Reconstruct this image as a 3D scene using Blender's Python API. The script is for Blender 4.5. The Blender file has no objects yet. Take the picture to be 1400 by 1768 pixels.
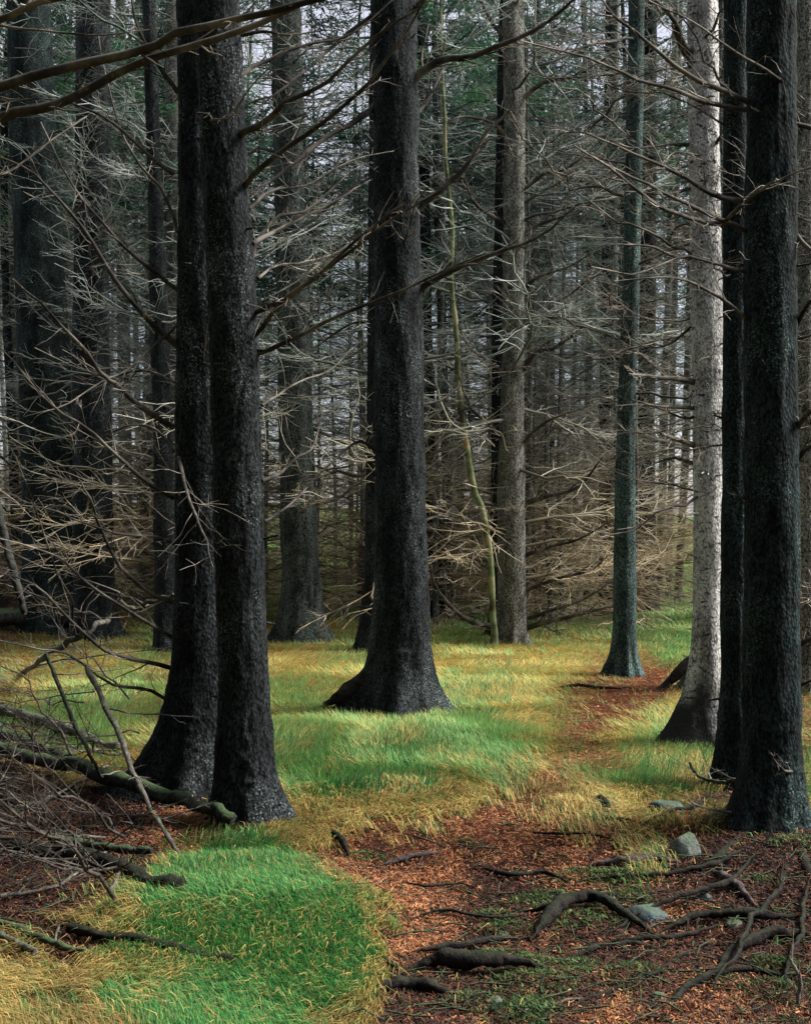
import bpy, math, random
import numpy as np
from mathutils import Vector

random.seed(7)
RNG = np.random.default_rng(7)
SC = bpy.context.scene
R = math.radians

# ------------------------------------------------------------------ camera, sky, sun, exposure
F = 2000.0; CX = 700.0; CY = 884.0; CAMZ = 1.5       # focal length in pixels of the 1400 wide photograph
cam_d = bpy.data.cameras.new('camera'); cam = bpy.data.objects.new('camera', cam_d)
SC.collection.objects.link(cam); SC.camera = cam
cam.location = (0, 0, CAMZ); cam.rotation_euler = (R(90), 0, 0)
cam_d.sensor_fit = 'HORIZONTAL'; cam_d.sensor_width = 36; cam_d.lens = 36*F/1400
cam_d.clip_start = 0.05; cam_d.clip_end = 600
SUN_AZ, SUN_EL = 84.0, 44.0                           # azimuth clockwise from the view direction
W = bpy.data.worlds.new("World"); SC.world = W; W.use_nodes = True
nt = W.node_tree; bg = nt.nodes['Background']
sky = nt.nodes.new('ShaderNodeTexSky'); sky.sky_type = 'NISHITA'; sky.sun_disc = False
sky.sun_elevation = R(SUN_EL); sky.sun_rotation = R(SUN_AZ); sky.air_density = .7; sky.dust_density = 2.5; sky.ozone_density = .2
tcw = nt.nodes.new('ShaderNodeTexCoord'); nzw = nt.nodes.new('ShaderNodeTexNoise'); nzw.inputs['Scale'].default_value = 2.2; nzw.inputs['Detail'].default_value = 5
nt.links.new(tcw.outputs['Generated'], nzw.inputs[0]); mrw = nt.nodes.new('ShaderNodeMapRange'); nt.links.new(nzw.outputs[0], mrw.inputs['Value'])
mrw.inputs['From Min'].default_value = .35; mrw.inputs['From Max'].default_value = .6; mrw.inputs['To Min'].default_value = .45; mrw.inputs['To Max'].default_value = .85
mxw = nt.nodes.new('ShaderNodeMix'); mxw.data_type = 'RGBA'; nt.links.new(mrw.outputs[0], mxw.inputs[0]); nt.links.new(sky.outputs[0], mxw.inputs[6])
mxw.inputs[7].default_value = (3.0, 2.9, 3.02, 1)     # broken pale cloud cover
nt.links.new(mxw.outputs[2], bg.inputs[0]); bg.inputs[1].default_value = 0.15
sl = bpy.data.lights.new('sun', 'SUN'); sl.energy = 4.9; sl.angle = R(22); sl.color = (1.0, .96, .9)
so = bpy.data.objects.new('sun', sl); SC.collection.objects.link(so)
sd = Vector((math.sin(R(SUN_AZ))*math.cos(R(SUN_EL)), math.cos(R(SUN_AZ))*math.cos(R(SUN_EL)), math.sin(R(SUN_EL))))
so.rotation_euler = sd.to_track_quat('Z', 'Y').to_euler(); so.location = (6, 0, 12)
SC.view_settings.view_transform = 'Standard'; SC.view_settings.look = 'None'
SC.view_settings.exposure = 1.08; SC.view_settings.gamma = 1; SC.view_settings.use_curve_mapping = False
SC.cycles.max_bounces = 5; SC.cycles.diffuse_bounces = 3; SC.cycles.glossy_bounces = 1
SC.cycles.transmission_bounces = 2; SC.cycles.transparent_max_bounces = 4

# ------------------------------------------------------------------ noise
def _h(i, j, k):
    n = (i*374761393 + j*668265263 + k*2147483647*3 + 1013904223) & 0xffffffff
    n = ((n ^ (n >> 13))*1274126177) & 0xffffffff
    n = ((n ^ (n >> 16))*2246822519) & 0xffffffff
    return ((n ^ (n >> 15)) & 0xffffff)/float(0xffffff)
def noise(x, y, z=0.0):
    x, y, z = np.broadcast_arrays(np.asarray(x, float), np.asarray(y, float), np.asarray(z, float))
    i, j, k = np.floor(x).astype(np.int64), np.floor(y).astype(np.int64), np.floor(z).astype(np.int64)
    u, v, w = x-i, y-j, z-k
    u, v, w = u*u*(3-2*u), v*v*(3-2*v), w*w*(3-2*w)
    def c(a, b, d): return _h(i+a, j+b, k+d)
    x00 = c(0,0,0)*(1-u)+c(1,0,0)*u; x10 = c(0,1,0)*(1-u)+c(1,1,0)*u
    x01 = c(0,0,1)*(1-u)+c(1,0,1)*u; x11 = c(0,1,1)*(1-u)+c(1,1,1)*u
    return (x00*(1-v)+x10*v)*(1-w)+(x01*(1-v)+x11*v)*w
def fbm(x, y, z=0.0, o=3):
    s, a, t = 0, 1, 0
    for q in range(o):
        s = s+a*noise(x*2**q+q*17.3, y*2**q+q*9.1, z*2**q+q*5.7); t += a; a *= .5
    return s/t
def sst(a, b, x):
    t = np.clip((x-a)/(b-a), 0, 1); return t*t*(3-2*t)

# ------------------------------------------------------------------ ground height and what grows where
def flat(px, py):
    D = CAMZ*F/(py-CY); return ((px-CX)/F*D, D)
def height(x, y):
    x = np.asarray(x, float); y = np.asarray(y, float)
    z = 1.45*sst(13, 21, y)*(1-sst(-6.2, -2.2, x)) + 0.5*sst(24, 60, y)
    z = z+.25*sst(9, 16, y)*sst(1.5, 5, x)*0
    mx, my = flat(430, 1600)                       # the grassy hummock beside the path
    z = z+.07*np.exp(-((x-mx)/.62)**2-((y-my)/.8)**2)
    mx, my = flat(700, 1300)
    z = z+.06*np.exp(-((x-mx)/1.3)**2-((y-my)/1.0)**2)
    mx, my = flat(790, 1580)                       # the trodden hollow of the path
    z = z-.05*np.exp(-((x-mx)/.5)**2-((y-my)/1.1)**2)
    mx, my = flat(1330, 1480)
    z = z+.07*np.exp(-((x-mx)/.8)**2-((y-my)/.9)**2)
    z = z+.09*(fbm(x*.9, y*.9, 3.3, 2)-.5)+.03*(fbm(x*4, y*4, 1.3, 2)-.5)
    return z
def G(px, py):
    """ground point that the photograph shows at px, py"""
    dx, dz = (px-CX)/F, -(py-CY)/F
    ds = np.concatenate([np.arange(2.5, 14, .02), np.arange(14, 80, .08)])
    zz = CAMZ+dz*ds; hh = height(dx*ds, ds)
    k = np.argmax(zz <= hh) if (zz <= hh).any() else len(ds)-1
    return np.array([dx*ds[k], ds[k], hh[k]])
def P(px, py, D): return np.array([(px-CX)/F*D, D, CAMZ-(py-CY)/F*D])
def h1(x, y): return float(height(x, y))

# 0 rich green, 1 light green, 2 straw, 3 dull straw, 4 rust needles, 5 dark litter (at lower right with shade painted in), 6 mossy litter
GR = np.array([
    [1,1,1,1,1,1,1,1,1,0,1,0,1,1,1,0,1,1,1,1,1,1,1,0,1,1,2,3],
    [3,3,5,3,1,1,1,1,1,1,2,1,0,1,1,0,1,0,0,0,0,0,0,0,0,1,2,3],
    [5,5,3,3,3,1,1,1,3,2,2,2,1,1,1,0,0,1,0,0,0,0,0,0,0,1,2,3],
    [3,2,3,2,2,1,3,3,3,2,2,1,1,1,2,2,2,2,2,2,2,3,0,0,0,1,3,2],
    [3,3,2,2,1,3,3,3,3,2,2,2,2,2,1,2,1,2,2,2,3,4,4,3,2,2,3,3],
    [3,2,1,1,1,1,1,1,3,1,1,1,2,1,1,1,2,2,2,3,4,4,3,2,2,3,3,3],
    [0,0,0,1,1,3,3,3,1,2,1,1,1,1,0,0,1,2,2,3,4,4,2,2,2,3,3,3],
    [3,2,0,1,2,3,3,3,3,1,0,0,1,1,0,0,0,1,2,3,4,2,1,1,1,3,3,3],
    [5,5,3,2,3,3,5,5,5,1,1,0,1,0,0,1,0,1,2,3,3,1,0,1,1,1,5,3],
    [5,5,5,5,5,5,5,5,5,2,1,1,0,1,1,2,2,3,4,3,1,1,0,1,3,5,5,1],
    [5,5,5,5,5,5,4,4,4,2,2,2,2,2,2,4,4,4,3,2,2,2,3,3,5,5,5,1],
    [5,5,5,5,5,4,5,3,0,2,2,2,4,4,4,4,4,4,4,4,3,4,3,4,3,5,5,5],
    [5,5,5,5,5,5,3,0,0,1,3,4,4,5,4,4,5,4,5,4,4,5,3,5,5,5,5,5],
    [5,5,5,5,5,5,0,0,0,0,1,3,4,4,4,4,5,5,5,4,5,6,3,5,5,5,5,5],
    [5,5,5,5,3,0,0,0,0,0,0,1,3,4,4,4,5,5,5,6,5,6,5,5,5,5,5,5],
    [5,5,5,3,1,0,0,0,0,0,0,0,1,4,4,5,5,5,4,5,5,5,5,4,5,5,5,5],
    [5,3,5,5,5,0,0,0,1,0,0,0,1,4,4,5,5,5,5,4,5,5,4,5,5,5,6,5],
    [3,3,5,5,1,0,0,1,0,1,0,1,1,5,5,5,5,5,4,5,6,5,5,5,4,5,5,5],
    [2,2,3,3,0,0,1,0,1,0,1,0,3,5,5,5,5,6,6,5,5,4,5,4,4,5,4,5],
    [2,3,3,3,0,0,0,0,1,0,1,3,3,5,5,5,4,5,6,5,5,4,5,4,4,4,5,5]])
def cover(x, y):
    """share of each kind of ground cover at x, y (one column per kind)"""
    x = np.asarray(x, float); y = np.maximum(np.asarray(y, float), .5)
    k = .055*y
    wx = x+k*(fbm(x*2.2/(.12*y+.4), y*1.6/(.12*y+.4), 7.7)-.5)*1.3; wy = y*(1+.10*(fbm(x*2.0/(.12*y+.4)+40, y*1.5/(.12*y+.4), 2.2)-.5))
    px = CX+wx/wy*F; py = CY+CAMZ*F/wy; px = px+(fbm(x*9, y*9, 5.1, 2)-.5)*90+(noise(x*34, y*34, 2.)-.5)*34; py = py+(fbm(x*9, y*9, 15.1, 2)-.5)*60
    c = np.clip((px-25)/50, 0, 26.999); r = np.clip((py-1000)/40, 0, 18.999)
    ci, ri = c.astype(int), r.astype(int); cf, rf = c-ci, r-ri
    out = np.zeros(x.shape+(7,))
    I = np.eye(7)
    for a, b, w in ((0,0,(1-rf)*(1-cf)), (0,1,(1-rf)*cf), (1,0,rf*(1-cf)), (1,1,rf*cf)):
        out += I[GR[ri+a, ci+b]]*w[..., None]
    return out

# ------------------------------------------------------------------ mesh helpers
COL = SC.collection
def mesh(name, V, Fc, mat=None, cols=None, smooth=True):
    V = np.ascontiguousarray(V, dtype=np.float32); Fc = np.ascontiguousarray(Fc, dtype=np.int32)
    n = Fc.shape[1]; me = bpy.data.meshes.new(name)
    me.vertices.add(len(V)); me.vertices.foreach_set('co', V.ravel())
    me.loops.add(Fc.size); me.loops.foreach_set('vertex_index', Fc.ravel())
    me.polygons.add(len(Fc)); me.polygons.foreach_set('loop_start', np.arange(0, Fc.size, n, dtype=np.int32))
    me.polygons.foreach_set('loop_total', np.full(len(Fc), n, dtype=np.int32))
    if smooth: me.polygons.foreach_set('use_smooth', np.ones(len(Fc), dtype=bool))
    if cols is not None:
        a = me.attributes.new('tint', 'FLOAT_COLOR', 'POINT')
        c = np.ones((len(V), 4), np.float32); c[:, :3] = cols; a.data.foreach_set('color', c.ravel())
    me.update(calc_edges=True)
    if mat: me.materials.append(mat)
    return me
def link(name, me, parent=None, loc=(0,0,0)):
    o = bpy.data.objects.new(name, me); COL.objects.link(o); o.location = loc
    if parent: o.parent = parent
    return o
def tag(o, label=None, cat=None, group=None, kind=None):
    if label: o['label'] = label
    if cat: o['category'] = cat
    if group: o['group'] = group
    if kind: o['kind'] = kind
    return o
def empty(name, loc, label, cat, group=None):
    o = bpy.data.objects.new(name, None); COL.objects.link(o); o.location = loc; o.empty_display_size = .2
    return tag(o, label, cat, group)
class Geo:
    def __init__(s): s.V = []; s.F = []; s.A = []; s.n = 0
    def add(s, V, Fc, A=None): s.A.append(np.zeros(len(V)) if A is None else A); s.V.append(V); s.F.append(Fc+s.n); s.n += len(V)
    def tube(s, pts, rad, k=3, cap=False):
        pts = np.asarray(pts, float); n = len(pts); rad = np.asarray(rad, float)*np.ones(n)
        t = np.gradient(pts, axis=0); t /= np.linalg.norm(t, axis=1)[:, None]+1e-9
        m = t.mean(0); ref = np.array([0,0,1.]) if abs(m[2]) < .8*np.linalg.norm(m) else np.array([1.,0,0])
        a = np.cross(t, ref); a /= np.linalg.norm(a, axis=1)[:, None]+1e-9; b = np.cross(t, a)
        an = np.arange(k)*2*math.pi/k
        V = pts[:, None]+rad[:, None, None]*(np.cos(an)[None, :, None]*a[:, None]+np.sin(an)[None, :, None]*b[:, None])
        i = np.arange(n-1)[:, None]*k; j = np.arange(k)[None, :]; j2 = (j+1) % k
        Fq = np.stack([i+j, i+j2, i+k+j2, i+k+j], -1).reshape(-1, 4)
        s.add(V.reshape(-1, 3), Fq, np.clip((np.repeat(rad, k)-.0028)/.0035, 0, 1))
        if cap:                                     # rounded broken ends
            for e, o_ in ((0, 0), (n-1, (n-1)*k)):
                c = pts[e]+t[e]*rad[e]*(.35 if e else -.35)
                Vc = np.vstack([V[e], c[None]]); Fc = np.array([[q, (q+1) % k, k, k] for q in range(k)])
                s.add(Vc, Fc)
    def att(s): return np.concatenate(s.A)[:, None]
    def arr(s): return np.concatenate(s.V), np.concatenate(s.F)
def bez(pts, n):
    """smooth resample through the points (Catmull-Rom)"""
    p = np.asarray(pts, float)
    if len(p) == 2: return p[0]+(p[1]-p[0])*np.linspace(0, 1, n)[:, None]
    q = np.vstack([2*p[0]-p[1], p, 2*p[-1]-p[-2]]); u = np.linspace(0, len(p)-1-1e-6, n); i = u.astype(int); f = (u-i)[:, None]
    a, b, c, d = q[i], q[i+1], q[i+2], q[i+3]
    return .5*(2*b+(c-a)*f+(2*a-5*b+4*c-d)*f**2+(3*b-a-3*c+d)*f**3)

# ------------------------------------------------------------------ materials
def mat(name, rough=.9, spec=.15):
    m = bpy.data.materials.new(name); m.use_nodes = True
    b = m.node_tree.nodes['Principled BSDF']; b.inputs['Roughness'].default_value = rough
    b.inputs['Specular IOR Level'].default_value = spec
    return m, m.node_tree, b
def N(t, kind, **kw):
    n = t.nodes.new('ShaderNode'+kind)
    for k, v in kw.items():
        if hasattr(n, k): setattr(n, k, v)
        else: n.inputs[k.replace('_', ' ')].default_value = v
    return n
def ramp(t, src, stops):
    r = t.nodes.new('ShaderNodeValToRGB'); e = r.color_ramp.elements
    while len(e) < len(stops): e.new(.5)
    for q, (p, c) in enumerate(stops):
        e[q].position = p; e[q].color = (*c, 1) if len(c) == 3 else c
    t.links.new(src, r.inputs[0]); return r.outputs[0]
def mix(t, a, b, f, mode='MIX'):
    m = t.nodes.new('ShaderNodeMix'); m.data_type = 'RGBA'; m.blend_type = mode
    for s, v in ((0, f), (6, a), (7, b)):
        if hasattr(v, 'links'): t.links.new(v, m.inputs[s])
        else: m.inputs[s].default_value = v if s == 0 else (*v, 1)
    return m.outputs[2]
def coords(t, scale=(1,1,1), world=False):
    c = t.nodes.new('ShaderNodeNewGeometry' if world else 'ShaderNodeTexCoord'); mp = t.nodes.new('ShaderNodeMapping')
    t.links.new(c.outputs['Position' if world else 'Object'], mp.inputs[0]); mp.inputs['Scale'].default_value = scale
    return mp.outputs[0]
def tex(t, v, scale, detail=4, rough=.6, kind='Noise', **kw):
    n = N(t, 'Tex'+kind, **kw); n.inputs['Scale'].default_value = scale
    if kind == 'Noise': n.inputs['Detail'].default_value = detail; n.inputs['Roughness'].default_value = rough
    t.links.new(v, n.inputs['Vector']); return n
def bump(t, b, h, strength, dist):
    n = N(t, 'Bump'); n.inputs['Strength'].default_value = strength; n.inputs['Distance'].default_value = dist
    t.links.new(h, n.inputs['Height']); t.links.new(n.outputs[0], b.inputs['Normal'])

def bark(name, dark, light, lichen, amount=.5, pale=0.0):
    m, t, b = mat(name, .92, .12)
    v = coords(t, (1, 1, .55))
    n1 = tex(t, v, 62, 6, .72); n2 = tex(t, v, 4, 3); n3 = tex(t, coords(t), 95, 3, .7)
    vo = tex(t, v, 85, kind='Voronoi'); vo.inputs['Randomness'].default_value = 1
    base = ramp(t, n1.outputs[0], [(.38, dark), (.66, light)])
    base = mix(t, base, tuple(c*.35 for c in dark), ramp(t, vo.outputs['Distance'], [(.45, (0,0,0)), (.8, (1,1,1))]))
    n4 = tex(t, coords(t, (1, 1, .4)), 9, 4, .65)
    base = mix(t, base, ramp(t, n4.outputs[0], [(.35, (.35,.35,.35)), (.65, (1.5,1.5,1.5))]), 1, 'MULTIPLY')
    patch = ramp(t, n2.outputs[0], [(.62-.3*amount, (0,0,0)), (.78-.2*amount, (1,1,1))])
    fl = ramp(t, n3.outputs[0], [(.55-.12*pale, (0,0,0)), (.63, (1,1,1))])
    f = mix(t, patch, fl, 1, 'MULTIPLY')
    base = mix(t, base, lichen, f)
    if pale:                                          # flecks and small scars across pale bark
        kn = tex(t, coords(t, (1, 1, 2.4)), 16, 3, .6)
        base = mix(t, base, (.02, .02, .02), ramp(t, kn.outputs[0], [(.60, (0,0,0)), (.66, (1,1,1))]))
        br = tex(t, coords(t, (1, 1, 3.2)), 7, 5, .7); base = mix(t, base, (.09, .09, .08), ramp(t, br.outputs[0], [(.58, (0,0,0)), (.68, (.7,.7,.7))]))
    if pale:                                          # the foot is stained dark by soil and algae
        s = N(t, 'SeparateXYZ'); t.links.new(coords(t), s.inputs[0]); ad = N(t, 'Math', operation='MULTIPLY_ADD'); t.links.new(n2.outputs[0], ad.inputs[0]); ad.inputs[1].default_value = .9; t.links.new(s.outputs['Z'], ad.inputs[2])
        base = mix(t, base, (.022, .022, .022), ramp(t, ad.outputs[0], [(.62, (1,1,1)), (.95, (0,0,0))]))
    t.links.new(base, b.inputs['Base Color'])
    hh = mix(t, n1.outputs[0], vo.outputs['Distance'], .45)
    bump(t, b, hh, .9, .014)
    return m
BK = bark('bark_dark', (.006, .007, .008), (.036, .045, .048), (.25, .31, .305), .40)
BKT = bark('bark_teal', (.006, .009, .010), (.024, .043, .042), (.15, .24, .22), .42)
BKG = bark('bark_grey', (.022, .027, .026), (.11, .135, .125), (.28, .33, .29), .6)
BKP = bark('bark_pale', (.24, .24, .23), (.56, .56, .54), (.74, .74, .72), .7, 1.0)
BKO = bark('bark_olive', (.05, .052, .045), (.29, .295, .26), (.46, .47, .41), .7)
BKM = bark('bark_teal_light', (.018, .026, .026), (.075, .13, .12), (.24, .36, .32), .55)

def twig_mat(name, near=True):
    m, t, b = mat(name, .9, .1)
    w = coords(t, world=True); n = tex(t, w, 5.5 if near else 1.3, 4); n2 = tex(t, w, 30, 3)
    if near:
        c = ramp(t, n.outputs[0], [(.36, (.025, .023, .022)), (.5, (.10, .092, .08)), (.64, (.34, .31, .27))])
        c = mix(t, c, (.36, .24, .07), ramp(t, n2.outputs[0], [(.62, (0,0,0)), (.7, (.75,.75,.75))]))
    else:
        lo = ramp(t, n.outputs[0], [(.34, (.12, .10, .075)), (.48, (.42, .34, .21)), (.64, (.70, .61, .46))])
        hi = ramp(t, n.outputs[0], [(.34, (.07, .09, .08)), (.48, (.26, .31, .28)), (.64, (.56, .61, .57))])  # upper twigs: grey-teal cast of the overcast light put into the colour
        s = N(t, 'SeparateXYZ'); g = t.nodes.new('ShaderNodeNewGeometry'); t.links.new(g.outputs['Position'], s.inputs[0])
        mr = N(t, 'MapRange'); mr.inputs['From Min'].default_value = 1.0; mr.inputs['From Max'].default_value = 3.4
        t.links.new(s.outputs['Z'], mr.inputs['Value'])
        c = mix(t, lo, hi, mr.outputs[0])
    at = N(t, 'Attribute', attribute_name='tint'); mm = N(t, 'Math', operation='MULTIPLY'); t.links.new(at.outputs['Fac'], mm.inputs[0]); mm.inputs[1].default_value = .6 if near else .72
    c = mix(t, c, (.02, .02, .019), mm.outputs[0])
    t.links.new(c, b.inputs['Base Color']); return m
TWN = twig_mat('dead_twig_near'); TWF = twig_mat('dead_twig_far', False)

def attr_mat(name, rough=.8, trans=0.0, spec=.2):
    m, t, b = mat(name, rough, spec)
    a = N(t, 'Attribute', attribute_name='tint'); t.links.new(a.outputs['Color'], b.inputs['Base Color'])
    if trans:
        tr = N(t, 'BsdfTranslucent'); t.links.new(a.outputs['Color'], tr.inputs[0]); mx = N(t, 'MixShader'); mx.inputs[0].default_value = trans
        t.links.new(b.outputs[0], mx.inputs[1]); t.links.new(tr.outputs[0], mx.inputs[2])
        t.links.new(mx.outputs[0], t.nodes['Material Output'].inputs[0])
    return m
GRASS = attr_mat('grass_blades', .7, .3); LITTER = attr_mat('needle_litter', .85); MOSS = attr_mat('moss', .95, 0, .05)
m_, t_, b_ = mat('needles', .75, .2)
w_ = coords(t_, world=True); n_ = tex(t_, w_, .55, 3); n2_ = tex(t_, w_, 6, 2)
c_ = ramp(t_, n_.outputs[0], [(.36, (.02, .05, .042)), (.52, (.05, .12, .09)), (.64, (.08, .26, .09))])
c_ = mix(t_, c_, (.1, .125, .09), ramp(t_, n2_.outputs[0], [(.56, (0,0,0)), (.68, (.6,.6,.6))]))
t_.links.new(c_, b_.inputs['Base Color']); tr_ = N(t_, 'BsdfTranslucent'); t_.links.new(c_, tr_.inputs[0]); mx_ = N(t_, 'MixShader'); mx_.inputs[0].default_value = .3
t_.links.new(b_.outputs[0], mx_.inputs[1]); t_.links.new(tr_.outputs[0], mx_.inputs[2]); t_.links.new(mx_.outputs[0], t_.nodes['Material Output'].inputs[0])
NEEDLE = m_
# log, root and stone
def wood(name, a, c_, moss=0):
    m, t, b = mat(name, .95, .08); v = coords(t); n = tex(t, v, 26, 6, .7); n2 = tex(t, v, 7, 4)
    c = ramp(t, n.outputs[0], [(.36, a), (.66, c_)])
    if moss:
        g = t.nodes.new('ShaderNodeNewGeometry'); s = N(t, 'SeparateXYZ'); t.links.new(g.outputs['Normal'], s.inputs[0])
        mm = N(t, 'Math', operation='MULTIPLY'); t.links.new(s.outputs['Z'], mm.inputs[0]); t.links.new(n2.outputs[0], mm.inputs[1])
        c = mix(t, c, (.07, .11, .05), ramp(t, mm.outputs[0], [(.28, (0,0,0)), (.42, (moss, moss, moss))]))
    t.links.new(c, b.inputs['Base Color']); n5 = tex(t, v, 75, 4, .7); bump(t, b, mix(t, n.outputs[0], n5.outputs[0], .5), 1, .02); return m
ROOT = wood('root_wood', (.005, .005, .006), (.032, .027, .025), .12); ROOTP = wood('root_wood_worn', (.025, .02, .02), (.13, .105, .10))
LOGD = wood('dark_dead_twig', (.015, .013, .012), (.12, .105, .09)); LOGM = wood('mossy_log', (.01, .011, .011), (.075, .075, .07), .8); LOGP = wood('grey_log', (.04, .038, .036), (.22, .2, .18), .4)
STONE = wood('stone', (.06, .075, .07), (.2, .22, .2), .8); STONEB = wood('blue_stone', (.04, .055, .065), (.12, .155, .17), .5)

# ------------------------------------------------------------------ ground sheet
def axis(lo, hi, step, far, n):
    core = np.arange(lo, hi, step); g = np.cumsum(step*1.13**np.arange(1, n)); 
    return np.concatenate([(lo-g[lo-g > -far])[::-1], core, hi+g[hi+g < far]])
xs = axis(-5.5, 5.5, .052, 260, 60); ys = axis(3, 15, .052, 260, 60)
X, Y = np.meshgrid(xs, ys); Z = height(X, Y)
near = np.exp(-((Y-5)/9)**2)
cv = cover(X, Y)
Z = Z+near*(.02*(noise(X*14, Y*14)-.5)+.012*(noise(X*30, Y*30)-.5)+.035*(cv[..., 5]+cv[..., 6]+cv[..., 4])*(fbm(X*7, Y*7, 5.)-.5))
V = np.stack([X, Y, Z], -1).reshape(-1, 3)
nx = len(xs); i = np.arange(len(ys)-1)[:, None]*nx+np.arange(nx-1)[None]
Fg = np.stack([i, i+1, i+nx+1, i+nx], -1).reshape(-1, 4)
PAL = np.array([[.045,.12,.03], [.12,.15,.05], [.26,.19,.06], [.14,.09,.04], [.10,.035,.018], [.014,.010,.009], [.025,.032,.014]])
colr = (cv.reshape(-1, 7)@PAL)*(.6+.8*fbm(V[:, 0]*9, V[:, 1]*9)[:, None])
m, t, b = mat('forest_floor', .95, .05)
a = N(t, 'Attribute', attribute_name='tint'); w = coords(t, world=True); n = tex(t, w, 42, 6, .75); n2 = tex(t, w, 150, 3, .7)
c = mix(t, a.outputs['Color'], ramp(t, n.outputs[0], [(.35, (.28,.28,.3)), (.62, (1.5,1.4,1.3))]), 1, 'MULTIPLY')
t.links.new(c, b.inputs['Base Color']); bump(t, b, mix(t, n.outputs[0], n2.outputs[0], .4), 1, .03)
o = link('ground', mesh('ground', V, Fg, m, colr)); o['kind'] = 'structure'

# ------------------------------------------------------------------ grass (blades, one object) and litter
def blades(n_try, seed):
    r = np.random.default_rng(seed)
    # evenly spread over the view: more blades per metre close by, fewer and wider ones far away
    py = r.uniform(0, 1, n_try); D = CAMZ*F/(120+ (960-120)*py**.9)
    u = r.uniform(-.41, .41, n_try); sd_ = r.uniform(0, 1, n_try) < .13; u = np.where(sd_, np.sign(u)*r.uniform(.41, .9, n_try), u); x = u*D; y = D
    c = cover(x, y); p = c@np.array([1, 1, 1, .4, .003, .002, .015])
    clump = fbm(x*5, y*5, 9.)
    k = r.uniform(0, 1, n_try) < p**1.3*(.3+1.2*sst(.3, .6, clump)); x, y, c = x[k], y[k], c[k]; n = len(x)
    green = c@np.array([1.05, .78, .16, .28, .05, .2, .8]); st = noise(x*7/(1+y*.06), y*4/(1+y*.06), 4.4)
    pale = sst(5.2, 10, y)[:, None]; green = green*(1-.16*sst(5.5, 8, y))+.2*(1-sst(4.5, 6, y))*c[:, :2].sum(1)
    isg = r.uniform(0, 1, n) < (.04+.91*np.clip(green+.65*(st-.5)+.6*(noise(x*30/(1+y*.1), y*13/(1+y*.1), 1.1)-.5), 0, 1))
    L = np.where(isg, r.uniform(.035, .10, n), r.uniform(.05, .15, n))*(.78+.012*y)
    a = 2*math.pi*noise(x*1.3, y*1.3, 8.8)*1.3+r.normal(0, .5, n)+np.where(isg, 0, .3)
    lean = np.where(isg, r.uniform(.15, .9, n), r.uniform(.8, 1.45, n))
    dx, dy = np.cos(a), np.sin(a); z = height(x, y)+.004
    wd = (.0006+.00028*y)*r.uniform(.7, 1.4, n)*np.where(isg, 1.15, .9)
    fx, fy = -np.sin(a+r.normal(0,.6,n)), np.cos(a+r.normal(0,.6,n))
    def pt(s, q, ww):
        th = lean*s; hx = L*s*np.sin(th*.85)*dx; hy = L*s*np.sin(th*.85)*dy
        return np.stack([x+hx+fx*ww*q, y+hy+fy*ww*q, z+L*s*np.cos(th)*.9-.006*(s > .9)], -1)
    Vb = np.stack([pt(0, -1, wd), pt(0, 1, wd), pt(.55, -1, wd*.8), pt(.55, 1, wd*.8), pt(1, 0, wd)], 1)
    g = np.array([[.04,.22,.04], [.08,.28,.07], [.17,.32,.10], [.03,.13,.045]]); s = np.array([[.50,.34,.10], [.60,.44,.16], [.28,.155,.055], [.30,.32,.09]])
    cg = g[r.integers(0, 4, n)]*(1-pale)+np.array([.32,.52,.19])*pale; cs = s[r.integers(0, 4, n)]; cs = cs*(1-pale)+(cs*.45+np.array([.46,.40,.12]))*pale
    col = np.where(isg[:, None], cg, cs*.88)*r.uniform(.6, 1.2, n)[:, None]*(1-.35*c[:, 3])[:, None]
    base = np.arange(n)[:, None]*5
    fa = y > 6.2; Vf = Vb[fa][:, [0, 1, 4]]; Vn = Vb[~fa]; nn = len(Vn); base = np.arange(nn)[:, None]*5
    T = np.concatenate([base+np.array([0,1,3]), base+np.array([0,3,2]), base+np.array([2,3,4]), nn*5+np.arange(len(Vf)*3).reshape(-1, 3)])
    return np.concatenate([Vn.reshape(-1, 3), Vf.reshape(-1, 3)]), T, np.concatenate([np.repeat(col[~fa], 5, 0), np.repeat(col[fa], 3, 0)])
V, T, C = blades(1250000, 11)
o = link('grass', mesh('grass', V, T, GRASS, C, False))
tag(o, 'green and straw yellow forest grass growing over the whole clearing', 'grass', kind='stuff')
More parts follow.
